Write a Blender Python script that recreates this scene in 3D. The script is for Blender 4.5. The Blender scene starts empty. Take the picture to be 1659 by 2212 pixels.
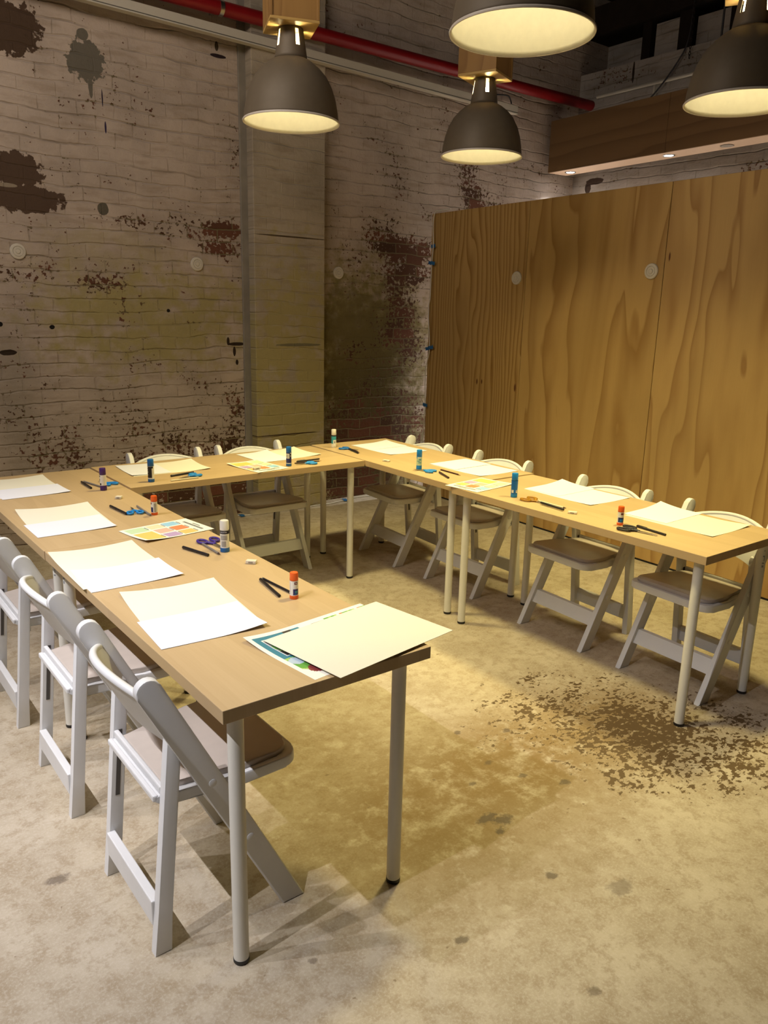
import bpy, bmesh, math, random
from mathutils import Vector, Matrix
random.seed(7)
PI = math.pi
S = bpy.context.scene
COL = S.collection

# ------------------------------------------------------------------ camera
cam_d = bpy.data.cameras.new('camera'); cam = bpy.data.objects.new('camera', cam_d); COL.objects.link(cam)
F_PX, PITCH, ROLL, YAW = 1682.1225, 0.2509, 0.0238, 0.6616
fw = Vector((math.sin(YAW)*math.cos(PITCH), math.cos(YAW)*math.cos(PITCH), -math.sin(PITCH)))
r0 = Vector((math.cos(YAW), -math.sin(YAW), 0)); u0 = r0.cross(fw)
rr = math.cos(ROLL)*r0 + math.sin(ROLL)*u0; uu = -math.sin(ROLL)*r0 + math.cos(ROLL)*u0
cam.matrix_world = Matrix(((rr.x, uu.x, -fw.x, -0.6721), (rr.y, uu.y, -fw.y, -1.4181), (rr.z, uu.z, -fw.z, 1.5833), (0, 0, 0, 1)))
cam_d.sensor_fit = 'HORIZONTAL'; cam_d.sensor_width = 36; cam_d.lens = 36*F_PX/1659
cam_d.clip_start = 0.05; cam_d.clip_end = 60
S.camera = cam

# ------------------------------------------------------------------ world, lights, exposure
w = bpy.data.worlds.new('world'); S.world = w; w.use_nodes = True
w.node_tree.nodes['Background'].inputs[0].default_value = (1.0, .9, .78, 1)
w.node_tree.nodes['Background'].inputs[1].default_value = 0.012
S.view_settings.view_transform = 'Standard'; S.view_settings.look = 'None'
S.view_settings.gamma = 1; S.view_settings.use_curve_mapping = False
S.view_settings.exposure = 0.0
LAMP_COL = (1.0, .84, .36)
BULB_L = 85.0
LAMP_W = 66.0
LAMP_N = 100.0
SPOT_W = 138.0
SPOT_COL = (.97, .95, 1.0)
DOWN_L = 40.0
DOWN_W = 380.0
def lamp_data(kind, name, energy, color, loc, target=None, **kw):
    d = bpy.data.lights.new(name, kind); d.energy = energy; d.color = color
    for k, v in kw.items(): setattr(d, k, v)
    o = bpy.data.objects.new(name, d); COL.objects.link(o); o.location = loc
    if target is not None:
        o.rotation_euler = (Vector(target)-Vector(loc)).to_track_quat('-Z', 'Y').to_euler()
    return o
# the row of track spotlights above the aisle, left of the frame
for sy, sk in ((-0.12, 1.45), (0.30, .8), (0.82, .9), (1.48, 1.0), (1.96, 1.0)):
    lamp_data('SPOT', 'aisle_spotlight', SPOT_W*sk, SPOT_COL, (-1.55, sy, 3.2), (.1, sy-.45, 0) if sy < 0 else (-.3, sy, 0), spot_size=1.3 if sy < 0 else .92, spot_blend=.7, shadow_soft_size=.013)
# added soft fill without fixtures: one lifts the brick wall, one the room
lamp_data('AREA', 'wall_fill', 62, (1, .87, .76), (-.9, 1.5, 3.9), (1.9, 4.05, 1.7), shape='RECTANGLE', size=3.0, size_y=.6)
lamp_data('AREA', 'room_fill', 8, (1, .88, .76), (-3.6, .6, 3.9), (2.2, 2.4, 1.2), shape='RECTANGLE', size=3.0, size_y=4.0)

# ------------------------------------------------------------------ mesh helpers
def obj(name, bm, mats, parent=None, smooth=None):
    me = bpy.data.meshes.new(name); bmesh.ops.recalc_face_normals(bm, faces=bm.faces[:]) if len(bm.faces) else None
    bm.to_mesh(me); bm.free()
    if not isinstance(mats, (list, tuple)): mats = [mats]
    for m in mats: me.materials.append(m)
    if smooth is not None:
        for p in me.polygons: p.use_smooth = True
        try: me.set_sharp_from_angle(angle=math.radians(smooth))
        except Exception: pass
    o = bpy.data.objects.new(name, me); COL.objects.link(o)
    if parent: o.parent = parent
    return o
def tag(o, label=None, cat=None, group=None, kind=None):
    if label: o['label'] = label
    if cat: o['category'] = cat
    if group: o['group'] = group
    if kind: o['kind'] = kind
    return o
def empty(name, loc=(0, 0, 0), rz=0, label=None, cat=None, group=None):
    o = bpy.data.objects.new(name, None); COL.objects.link(o); o.location = loc; o.rotation_euler = (0, 0, rz)
    o.empty_display_size = .1
    return tag(o, label, cat, group)
def children_of(o): return [c for c in bpy.data.objects if c.parent == o]
def copy_tree(o, kids=None):
    m = {}
    order = [o]; i = 0
    while i < len(order):
        order += children_of(order[i]); i += 1
    for q in order:
        c = q.copy(); COL.objects.link(c); m[q] = c
        if q.parent in m: c.parent = m[q.parent]
    return m[o]
def bx(bm, x0, x1, y0, y1, z0, z1, bev=0, seg=1, mat=0, M=None):
    r = bmesh.ops.create_cube(bm, size=1)
    vs = r['verts']
    for v in vs:
        v.co = Vector((x0+(v.co.x+.5)*(x1-x0), y0+(v.co.y+.5)*(y1-y0), z0+(v.co.z+.5)*(z1-z0)))
    fs = list({f for v in vs for f in v.link_faces})
    for f in fs: f.material_index = mat
    if bev:
        es = list({e for v in vs for e in v.link_edges})
        r2 = bmesh.ops.bevel(bm, geom=es, offset=bev, segments=seg, affect='EDGES', profile=.5)
        vs = list({v for f in r2['faces'] for v in f.verts} | {v for v in vs if v.is_valid})
        for f in r2['faces']: f.material_index = mat
    if M is not None: bmesh.ops.transform(bm, matrix=M, verts=vs)
    return vs
def prism(bm, pts, axis, a, b, bev=0, seg=2, mat=0):
    """extrude a 2D outline; axis 'y': pts are (x,z); axis 'z': pts are (x,y); axis 'x': pts are (y,z)"""
    def P(p, t):
        return {'y': (p[0], t, p[1]), 'z': (p[0], p[1], t), 'x': (t, p[0], p[1])}[axis]
    A = [bm.verts.new(P(p, a)) for p in pts]; B = [bm.verts.new(P(p, b)) for p in pts]
    n = len(pts)
    fa = bm.faces.new(A); fb = bm.faces.new(B[::-1]); fs = [fa, fb]
    for i in range(n):
        fs.append(bm.faces.new((A[i], B[i], B[(i+1) % n], A[(i+1) % n])))
    for f in fs: f.material_index = mat
    if bev:
        es = [e for e in list(fa.edges)+list(fb.edges)]
        r = bmesh.ops.bevel(bm, geom=es, offset=bev, segments=seg, affect='EDGES', profile=.5)
        for f in r['faces']: f.material_index = mat
def lathe(bm, prof, n=48, mat=0, skip=None, M=None):
    """profile of (r,z); r=0 makes a pole"""
    rings = []
    for (r, z) in prof:
        if r <= 1e-7: rings.append([bm.verts.new((0, 0, z))])
        else: rings.append([bm.verts.new((r*math.cos(2*PI*k/n), r*math.sin(2*PI*k/n), z)) for k in range(n)])
    for i in range(len(rings)-1):
        a, b = rings[i], rings[i+1]
        for k in range(n):
            if skip and skip(i, k): continue
            k2 = (k+1) % n
            if len(a) == 1 and len(b) == 1: continue
            if len(a) == 1: f = bm.faces.new((a[0], b[k2], b[k]))
            elif len(b) == 1: f = bm.faces.new((a[k], a[k2], b[0]))
            else: f = bm.faces.new((a[k], a[k2], b[k2], b[k]))
            f.material_index = mat if not callable(mat) else mat(i, k)
    vs = [v for r in rings for v in r]
    if M is not None: bmesh.ops.transform(bm, matrix=M, verts=vs)
    return vs
def tube(bm, pts, r, n=8, mat=0, caps=True):
    pts = [Vector(p) for p in pts]; rings = []
    up = Vector((0, 0, 1))
    for i, p in enumerate(pts):
        t = (pts[min(i+1, len(pts)-1)]-pts[max(i-1, 0)]).normalized()
        a = t.cross(up)
        if a.length < 1e-3: a = t.cross(Vector((1, 0, 0)))
        a.normalize(); b = t.cross(a).normalized(); up = a.cross(t) if abs(t.z) > .95 else Vector((0, 0, 1))
        ri = r[i] if isinstance(r, (list, tuple)) else r
        rings.append([bm.verts.new(p+ri*(math.cos(2*PI*k/n)*a+math.sin(2*PI*k/n)*b)) for k in range(n)])
    for i in range(len(rings)-1):
        for k in range(n):
            f = bm.faces.new((rings[i][k], rings[i][(k+1) % n], rings[i+1][(k+1) % n], rings[i+1][k])); f.material_index = mat
    if caps:
        for rg in (rings[0][::-1], rings[-1]):
            f = bm.faces.new(rg); f.material_index = mat
def spline(pts, n=8):
    pts = [Vector(p) for p in pts]; out = []
    for i in range(len(pts)-1):
        p0, p1, p2, p3 = pts[max(i-1, 0)], pts[i], pts[i+1], pts[min(i+2, len(pts)-1)]
        for k in range(n):
            t = k/n
            out.append(.5*((2*p1)+(p2-p0)*t+(2*p0-5*p1+4*p2-p3)*t*t+(3*p1-p0-3*p2+p3)*t*t*t))
    out.append(pts[-1]); return out
def BM(): return bmesh.new()

# ------------------------------------------------------------------ node helpers
class G:
    def __init__(s, name, rough=.5, spec=.5, metal=0):
        s.m = bpy.data.materials.new(name); s.m.use_nodes = True
        s.t = s.m.node_tree; s.b = s.t.nodes['Principled BSDF']
        s.b.inputs['Roughness'].default_value = rough; s.b.inputs['Metallic'].default_value = metal
        s.b.inputs['Specular IOR Level'].default_value = spec
        s._co = None
    def n(s, typ, ins=None, out=0, **props):
        nd = s.t.nodes.new(typ)
        for k, v in props.items(): setattr(nd, k, v)
        for k, v in (ins or {}).items():
            sk = nd.inputs[k]
            if hasattr(v, 'is_output') or isinstance(v, bpy.types.NodeSocket): s.t.links.new(v, sk)
            else:
                if isinstance(v, (tuple, list)) and sk.type == 'RGBA' and len(v) == 3: v = (*v, 1)
                sk.default_value = v
        return nd.outputs[out]
    @property
    def co(s):
        if s._co is None: s._co = s.n('ShaderNodeTexCoord', out=3)
        return s._co
    def math(s, op, a, b=0.0, c=0.0, clamp=False): return s.n('ShaderNodeMath', {0: a, 1: b, 2: c}, operation=op, use_clamp=clamp)
    def add(s, a, b): return s.math('ADD', a, b)
    def mul(s, a, b, clamp=False): return s.math('MULTIPLY', a, b, clamp=clamp)
    def sub(s, a, b): return s.math('SUBTRACT', a, b)
    def mx(s, a, b): return s.math('MAXIMUM', a, b)
    def vmath(s, op, a, b, out=0): return s.n('ShaderNodeVectorMath', {0: a, 1: b}, operation=op, out=out)
    def scale(s, v, k): return s.vmath('MULTIPLY', v, k)
    def noise(s, v, scale, detail=3, rough=.55, dist=0, out=0): return s.n('ShaderNodeTexNoise', {'Vector': v, 'Scale': scale, 'Detail': detail, 'Roughness': rough, 'Distortion': dist}, out=out)
    def step(s, x, lo, hi):   # smooth 0..1
        return s.n('ShaderNodeMapRange', {0: x, 1: lo, 2: hi, 3: 0.0, 4: 1.0}, interpolation_type='SMOOTHSTEP')
    def mix(s, f, a, b): return s.n('ShaderNodeMix', {0: f, 6: a, 7: b}, out=2, data_type='RGBA')
    def sep(s, v):
        nd = s.t.nodes.new('ShaderNodeSeparateXYZ'); s.t.links.new(v, nd.inputs[0]); return nd.outputs
    def comb(s, x, y, z=0.0): return s.n('ShaderNodeCombineXYZ', {0: x, 1: y, 2: z})
    def blob(s, uv, cx, cy, rx, ry, nz=None, soft=.25):
        d = s.vmath('MULTIPLY', s.vmath('SUBTRACT', uv, (cx, cy, 0)), (1/rx, 1/ry, 0))
        L = s.n('ShaderNodeVectorMath', {0: d}, operation='LENGTH', out=1)
        if nz is not None: L = s.add(L, nz)
        return s.n('ShaderNodeMapRange', {0: L, 1: 1+soft, 2: 1-soft, 3: 0.0, 4: 1.0})
    def bump(s, h, strength=.3, dist=.01):
        o = s.n('ShaderNodeBump', {'Height': h, 'Strength': strength, 'Distance': dist}); s.t.links.new(o, s.b.inputs['Normal'])
    def set(s, c, name='Base Color'):
        if isinstance(c, (tuple, list)): s.b.inputs[name].default_value = (*c, 1) if len(c) == 3 else c
        else: s.t.links.new(c, s.b.inputs[name])
        return s.m
def flat(name, c, rough=.5, spec=.5, metal=0, var=0.06, sc=40):
    """plain coloured material with a faint procedural mottling"""
    g = G(name, rough, spec, metal)
    nz = g.noise(g.co, sc, 2)
    c2 = tuple(max(0, k*(1-2*var)) for k in c)
    return g.set(g.mix(nz, c, c2))
def glow(name, c, L):
    g = G(name); g.set((0.8, .8, .8)); g.b.inputs['Emission Color'].default_value = (*c, 1); g.b.inputs['Emission Strength'].default_value = L
    return g.m

# ------------------------------------------------------------------ materials
def brick_mat(name, axis, paint, flake_bias, marks=(), greens=(), bare=(), stains=(), dark=1.0, jcol=(.10, .07, .04)):
    g = G(name, .85, .25)
    x, y, z = g.sep(g.co)[:3]
    u = x if axis == 'x' else y
    uv = g.comb(u, z)
    wob = g.noise(uv, 5, 3, out=1); wob2 = g.noise(uv, 1.5, 1, out=1)
    uvd = g.vmath('ADD', uv, g.scale(g.vmath('SUBTRACT', wob, (.5, .5, .5)), (.03, .042, 0)))
    uvd = g.vmath('ADD', uvd, g.scale(g.vmath('SUBTRACT', wob2, (.5, .5, .5)), (.0, .07, 0)))
    nd = g.t.nodes.new('ShaderNodeTexBrick'); g.t.links.new(uvd, nd.inputs['Vector'])
    for k, v in {'Scale': 1.0, 'Brick Width': .235, 'Row Height': .086, 'Mortar Size': .0055, 'Mortar Smooth': .35, 'Bias': 0.0}.items(): nd.inputs[k].default_value = v
    nd.inputs['Color1'].default_value = (.13, .05, .028, 1); nd.inputs['Color2'].default_value = (.06, .028, .014, 1); nd.inputs['Mortar'].default_value = (.15, .115, .06, 1)
    brick, joint = nd.outputs[0], nd.outputs[1]
    n1 = g.noise(uv, 34, 6, .65); n2 = g.noise(uv, 2.6, 3); n3 = g.noise(uv, 9, 5, .62); n4 = g.noise(g.scale(uv, (3, 14, 1)), 1.4, 4)
    ns = g.mul(g.sub(n3, .5), 2.2)
    ns2 = g.mul(g.sub(g.noise(uv, 22, 4), .5), 1.6)
    # paint colour: chalky, mottled, streaked along the courses
    pc = g.mix(g.step(n2, .35, .68), paint, tuple(k*.80 for k in paint))
    pc = g.mix(g.mul(g.step(n4, .48, .7), .45), pc, (paint[0]*.55, paint[1]*.5, paint[2]*.42))
    pc = g.mix(g.mul(g.step(n1, .5, .75), .25), pc, tuple(k*1.12 for k in paint))
    gm = None
    for (cx, cy, rx, ry, a) in greens:
        b = g.mul(g.blob(uv, cx, cy, rx, ry, ns, .3), a); gm = b if gm is None else g.mx(gm, b)
    if gm is not None: pc = g.mix(g.mul(gm, g.step(g.noise(uv, 6, 4), .3, .55)), pc, (.32, .265, .115))
    # where the joints show as dark lines, mostly the bed joints
    vd = g.sep(uvd)[1]
    fr = g.math('FRACT', g.mul(vd, 1/.086))
    bed = g.step(g.math('ABSOLUTE', g.sub(fr, .5)), .40, .5)
    jl = g.mul(g.mx(bed, g.mul(joint, .55)), g.step(g.noise(g.scale(uv, (1, 2.2, 1)), 3.4, 4), .44, .66))
    soft = g.step(g.noise(g.scale(uv, (1, 1.7, 1)), 2.7, 3), .38, .62)
    pc = g.mix(g.mul(jl, .48), pc, jcol)
    # flaked paint down to the brick
    th = g.add(n1, g.mul(g.sub(n2, .5), .55))
    th = g.add(th, g.mul(g.sub(n3, .5), .5)); th = g.add(th, g.mul(joint, .05)); th = g.add(th, flake_bias)
    for (cx, cy, rx, ry, a) in bare:
        th = g.add(th, g.mul(g.blob(uv, cx, cy, rx, ry, ns, .45), a))
    fl = g.step(th, .64, .665)
    for (cx, cy, rx, ry, a, c) in stains:
        pc = g.mix(g.mul(g.blob(uv, cx, cy, rx, ry, ns, .5), a), pc, c)
    col = g.mix(fl, pc, brick)
    for (cx, cy, rx, ry, c) in marks:
        col = g.mix(g.step(g.blob(uv, cx, cy, rx, ry, g.mul(ns2, .85) if min(rx, ry) > .05 else g.mul(ns2, .3), .15), .3, .6), col, c)
    h = g.add(g.mul(g.mul(bed, soft), -.75), g.add(g.mul(n1, .45), g.mul(fl, -.35))); h = g.add(g.add(h, g.mul(n3, .9)), g.mul(joint, -.35))
    g.bump(h, .6, .014)
    return g.set(col)
DK = (.075, .05, .026); BK = (.03, .018, .01); GR = (.12, .105, .08)
wall_marks = [(.66, 3.17, .21, .15, (.06, .035, .02)), (1.13, 3.07, .115, .115, GR), (1.12, 3.215, .035, .035, GR), (1.15, 2.93, .014, .07, GR),
    (.66, 2.38, .16, .10, (.075, .045, .028)), (.70, 2.22, .22, .085, (.075, .045, .028)), (1.18, 2.20, .035, .04, (.10, .085, .06)), (.60, 2.285, .06, .012, (.25, .2, .14)), (.50, 3.19, .03, .03, (.01, .008, .006)),
    (2.13, 1.325, .075, .013, BK), (2.06, 1.345, .012, .028, BK), (2.11, 1.27, .012, .035, BK), (2.13, 1.19, .012, .02, BK),
    (2.21, 1.30, .016, .06, BK), (2.205, 1.02, .014, .09, BK), (2.21, .83, .012, .06, BK), (.80, 1.44, .016, .014, (.008, .006, .005)), (.49, 1.455, .014, .014, (.008, .006, .005)),
    (1.60, 1.56, .013, .012, (.01, .008, .006)), (.52, 1.28, .05, .018, BK), (2.04, 3.27, .06, .012, (.02, .01, .012)), (2.03, 3.33, .014, .03, (.05, .035, .02)), (1.22, 2.87, .004, .05, (.02, .012, .03)), (1.23, 2.70, .006, .035, (.025, .015, .05))]
M_wall = brick_mat('painted_brick_back', 'x', (.43, .35, .285), -.035, wall_marks,
    stains=[(3.35, .95, .58, .75, 1.0, (.10, .078, .026)), (3.4, .35, .6, .5, .9, (.09, .068, .026)), (3.3, 1.45, .5, .3, .8, (.15, .12, .045)), (.55, .9, .12, .5, .4, (.22, .19, .14))],
    greens=[(1.5, 1.5, .75, .34, 1.0), (3.3, 1.3, .75, .6, 1.0), (3.3, .4, .8, .6, .9), (1.2, 1.9, .5, .15, .4)],
    bare=[(1.1, .45, 1.3, .55, .10), (3.45, .72, .62, .34, .17), (3.74, 1.45, .26, .45, .19), (3.5, 2.0, .5, .35, .09), (3.2, .2, .7, .35, .24), (1.9, .25, .6, .3, .22), (1.25, 2.13, .22, .06, .15), (2.05, 2.14, .14, .045, .2), (2.0, 1.99, .13, .05, .17), (.62, 1.80, .22, .09, .13), (1.1, 1.73, .16, .06, .13), (3.55, 2.45, .25, .3, .07), (3.8, 2.12, .3, .09, .17), (3.9, 1.95, .2, .1, .17), (4.45, 2.85, .15, .28, .14), (4.65, 2.5, .2, .2, .13), (2.1, .95, .1, .3, .08), (1.95, 2.1, .3, .1, .09), (4.6, 2.6, .55, .8, .03)])
M_pil = brick_mat('painted_brick_pilaster', 'x', (.37, .31, .23), -.16, [(2.55, 2.12, .3, .006, DK), (2.5, .62, .3, .006, DK), (2.62, 1.32, .2, .012, (.16, .14, .08))],
    greens=[(2.55, .85, .6, .96, 1.3)], bare=[(2.5, .05, .4, .14, .14), (2.5, 2.1, .3, .07, .08)], jcol=(.43, .37, .27))
M_wr = brick_mat('painted_brick_right', 'y', (.36, .32, .28), -.06, [(3.45, 3.75, .012, .09, BK), (3.78, 2.86, .10, .03, (.05, .03, .02)), (3.86, 2.81, .035, .055, (.05, .03, .02))], bare=[(3.7, 3.75, .4, .12, .12), (1.9, 2.7, .5, .2, .14)])
M_concrete_strip = flat('render_strip', (.30, .265, .215), .9, .2, 0, .25, 9)

def floor_mat():
    g = G('worn_concrete', .55, .35)
    x, y, z = g.sep(g.co)[:3]; uv = g.comb(x, y)
    n1 = g.noise(uv, 5, 6, .65); n2 = g.noise(uv, 19, 8, .72); n3 = g.noise(uv, 1.3, 3); n4 = g.noise(uv, 120, 3, .75); n5 = g.noise(uv, 13, 6, .7)
    c = g.mix(g.step(n1, .36, .66), (.47, .405, .305), (.36, .295, .205))
    c = g.mix(g.mul(g.step(n2, .46, .62), .6), c, (.285, .215, .13))
    c = g.mix(g.mul(g.step(n4, .46, .64), .38), c, (.55, .49, .40))
    ns = g.mul(g.sub(n5, .5), 2.4)
    # brown worn area in the middle of the U, lamplight yellow mixed in
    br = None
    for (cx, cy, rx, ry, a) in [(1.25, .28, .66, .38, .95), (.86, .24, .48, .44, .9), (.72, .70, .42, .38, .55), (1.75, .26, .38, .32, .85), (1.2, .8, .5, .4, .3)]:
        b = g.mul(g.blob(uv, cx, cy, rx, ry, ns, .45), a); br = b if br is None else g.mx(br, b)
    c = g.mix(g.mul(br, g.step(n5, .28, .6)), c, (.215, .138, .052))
    # flaked coating near the near right table legs
    fm = g.blob(uv, 1.86, .14, .27, .26, ns, .55)
    for (cx, cy, rx, ry, a) in [(1.98, -.18, .30, .14, .7), (1.66, .0, .2, .14, .75), (2.2, .05, .18, .2, .5), (1.75, .45, .35, .25, .45)]:
        fm = g.mx(fm, g.mul(g.blob(uv, cx, cy, rx, ry, ns, .55), a))
    fk = g.step(g.add(g.add(g.noise(g.scale(uv, (1, 1.4, 1)), 36, 6, .62), g.mul(g.sub(g.noise(uv, 9, 3), .5), .5)), g.mul(fm, .215)), .635, .655)
    c = g.mix(g.mul(fk, g.step(fm, .02, .2)), c, (.105, .066, .03))
    # specks everywhere, fewer far away
    sp = g.step(g.add(g.noise(uv, 17, 3, .6), g.mul(g.sub(n3, .5), .2)), .715, .745)
    c = g.mix(g.mul(sp, .75), c, (.18, .125, .07))
    ns2 = g.mul(g.sub(g.noise(uv, 42, 4, .7), .5), 2.6)
    for (cx, cy, rx, ry, k) in [(1.0, .065, .035, .028, 1), (.965, .10, .045, .022, 1), (.955, .03, .02, .016, 1), (1.33, .085, .024, .018, .9), (1.06, .27, .018, .014, .8), (1.20, .33, .02, .014, .7), (1.24, .20, .02, .014, .8),
        (.93, -.2, .022, .018, .9), (.55, -.22, .02, .015, .9), (.36, -.42, .025, .02, .8), (.70, -.53, .02, .015, .7), (-.23, .62, .035, .022, .8), (1.05, -.35, .05, .03, .6), (1.25, .55, .018, .014, .9), (1.42, .45, .02, .015, .9), (.2, -.05, .012, .01, .7), (.62, -.66, .022, .02, .8)]:
        c = g.mix(g.mul(g.blob(uv, cx, cy, rx*.85, ry*.85, ns2, .3), k*.85), c, (.10, .072, .05))
    g.bump(g.add(g.mul(n2, .5), g.mul(n4, .4)), .12, .01)
    rg = g.n('ShaderNodeMapRange', {0: n2, 1: .3, 2: .7, 3: .45, 4: .68}); g.t.links.new(rg, g.b.inputs['Roughness'])
    return g.set(c)
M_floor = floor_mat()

def ply_mat(name, axis, base, darkc, freq, lin, nscale, seed=0.0, knots=(), fine=.25, horiz=False):
    g = G(name, .55, .3)
    x, y, z = g.sep(g.co)[:3]
    u = {'x': x, 'y': y}[axis]
    uv = g.comb(u, z, seed) if not horiz else g.comb(z, u, seed)
    a, b = (u, z) if not horiz else (z, u)
    nv = g.noise(g.vmath('ADD', g.scale(uv, (nscale, nscale*.15, 1)), (seed*3.1, seed*7.7, 0)), 1.0, 3.0, .5, .35)
    ph = g.add(g.mul(nv, freq), g.mul(a, lin))
    fr = g.math('FRACT', ph)
    ring = g.n('ShaderNodeMapRange', {0: fr, 1: .25, 2: .93, 3: 0.0, 4: 1.0})
    ring = g.mul(g.math('POWER', ring, 1.6), g.n('ShaderNodeMapRange', {0: fr, 1: .93, 2: 1.0, 3: 1.0, 4: 0.0}))
    big = g.noise(g.scale(uv, (2.2, .8, 1)), 1.0, 3)
    fi = g.noise(g.scale(uv, (160, 5, 1)), 1.0, 3)
    c = g.mix(g.mul(ring, .95), base, darkc)
    c = g.mix(g.mul(g.step(big, .42, .72), .45), c, tuple(k*.74 for k in base))
    c = g.mix(g.mul(fi, fine), c, darkc)
    for (kx, kz, rx, rz) in knots:
        c = g.mix(g.blob(uv, kx, kz, rx, rz, None, .3), c, (.10, .035, .012))
    g.bump(fi, .05, .002)
    return g.set(c)
PB, PD = (.44, .28, .10), (.23, .115, .026)
M_ply1 = ply_mat('pine_ply_tight_grain', 'y', PB, PD, 11, 22, 2.2, 1.3, [(3.186, 1.056, .008, .022), (3.13, 1.06, .007, .018), (2.752, 1.045, .010, .028)])
M_ply2 = ply_mat('pine_ply_cathedral_grain', 'y', (.46, .295, .105), (.28, .15, .042), 7.5, 3.6, 2.3, 4.7)
M_ply3 = ply_mat('pine_ply_wavy_grain', 'y', (.49, .32, .12), (.31, .17, .055), 8, 4.5, 2.4, 9.1, [(1.50, 1.955, .006, .025)])
M_ply4 = ply_mat('pine_ply_plain_grain', 'y', (.45, .26, .08), PD, 8, 4, 2.2, 12.9)
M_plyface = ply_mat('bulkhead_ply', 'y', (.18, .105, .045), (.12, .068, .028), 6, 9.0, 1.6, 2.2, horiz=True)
M_plysoff = flat('soffit_ply', (.55, .40, .28), .6, .3)
M_box = ply_mat('lamp_box_ply', 'x', (.36, .20, .06), (.22, .11, .03), 7, 10, 3.0, 3.4)
M_plate = flat('lamp_base_ply', (.52, .33, .10), .5, .4)
M_black = flat('black_gap', (.012, .010, .012), .7)
M_joist = flat('dark_timber', (.022, .014, .009), .9, .2, 0, .3, 8)
M_ceil = flat('dark_ceiling_boards', (.02, .014, .010), .9, .2, 0, .3, 5)
M_plain = flat('far_wall_paint', (.08, .07, .055), .9, .2)
def wood_top():
    g = G('beech_laminate', .42, .4)
    v = g.co
    a = g.noise(g.scale(v, (150, 3.5, 20)), 1, 3, .6); b = g.noise(g.scale(v, (12, .9, 5)), 1, 3)
    st = g.n('ShaderNodeTexVoronoi', {'Vector': g.scale(v, (13, .9, 0)), 'Scale': 1.0}, out=1)
    stv = g.sep(st)[0]
    c = g.mix(g.mul(a, .8), (.54, .395, .22), (.46, .32, .165))
    c = g.mix(g.mul(g.step(b, .42, .68), .35), c, (.47, .335, .18))
    c = g.mix(g.mul(g.step(stv, .2, .8), .34), c, (.40, .275, .14))
    return g.set(c)
M_top = wood_top()
M_leg = flat('white_powder_coat', (.72, .70, .63), .35, .5, 0, .02)
M_cap = flat('black_plastic', (.012, .011, .012), .5)
M_resin = flat('white_resin', (.70, .70, .70), .42, .5, 0, .03, 25)
M_pad = flat('taupe_vinyl', (.53, .465, .41), .38, .5, 0, .08, 20)
M_slot = flat('slot_shadow', (.10, .09, .085), .8)
M_screw = flat('dull_steel', (.35, .35, .36), .35, .5, .9)
M_shade = flat('bronze_enamel', (.15, .118, .078), .55, .35, .1, .08, 30)
M_shin = flat('cream_enamel_inside', (.82, .78, .66), .5, .4)
M_rim = flat('rim_edge', (.66, .60, .53), .5)
M_bulb = glow('bulb_glass', (1, .90, .58), BULB_L)
M_down = glow('downlight_lens', (.86, .92, 1.0), DOWN_L)
M_downoff = flat('unlit_lens', (.30, .26, .22), .3)
M_steel = flat('brushed_steel', (.62, .62, .6), .28, .5, 1.0)
M_red = flat('red_gloss_paint', (.22, .004, .006), .4, .4, 0, .12, 6)
M_trunk = flat('trunking_white', (.50, .46, .38), .5, .4, 0, .04)
M_groove = flat('trunking_groove', (.09, .08, .065), .7)
M_cable = flat('white_cable', (.62, .60, .55), .5)
M_wire = flat('black_cable', (.012, .010, .010), .5)
M_tape = flat('blue_masking_tape', (.012, .10, .26), .7)
M_disc = flat('white_disc_plastic', (.56, .51, .42), .5)
M_cream = flat('cream_card', (.73, .70, .585), .8, .2, 0, .02, 300)
M_white = flat('white_paper', (.71, .72, .80), .8, .2, 0, .015, 300)
M_ink = flat('printed_grey', (.26, .27, .28), .8)
def C(n, c, r=.45): return flat(n, c, r)
M_or = C('orange_plastic', (.78, .115, .008)); M_bl = C('blue_plastic', (.010, .13, .42)); M_bl2 = C('bright_blue_plastic', (.008, .22, .62)); M_pu = C('purple_plastic', (.055, .014, .14)); M_wp = C('white_plastic', (.75, .73, .66))
M_nav = C('navy_label', (.012, .018, .12)); M_blk = C('black_ink_label', (.012, .010, .016)); M_teal = C('teal_label', (.03, .30, .38)); M_lgr = C('pale_green_label', (.50, .62, .42)); M_rd = C('dark_red_mark', (.16, .03, .035))
M_gry = C('grey_bars', (.20, .19, .19)); M_lilac = C('violet_translucent', (.050, .022, .24)); M_gold = C('amber_plastic', (.34, .16, .006), .25); M_brn = C('dark_brown_plastic', (.045, .02, .015))
M_pencil = C('maroon_lacquer', (.045, .010, .012)); M_penblk = C('black_marker', (.010, .008, .010), .35); M_pengry = C('grey_barrel', (.20, .18, .165), .4); M_penwht = C('pale_barrel', (.66, .60, .42), .4); M_lead = C('bare_wood_tip', (.45, .30, .15))
M_eras = C('eraser_white', (.66, .60, .48), .8); M_erlab = C('eraser_print', (.25, .22, .18), .8)
PALETTE = {'yel': (.78, .50, .14), 'grn': (.48, .62, .40), 'pch': (.76, .60, .40), 'pnk': (.74, .40, .32), 'lil': (.42, .30, .50), 'blu': (.28, .50, .68), 'red': (.76, .22, .10), 'org': (.78, .45, .16)}
M_pal = {k: flat('chart_'+k, v, .85, .2, 0, .01) for k, v in PALETTE.items()}

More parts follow.
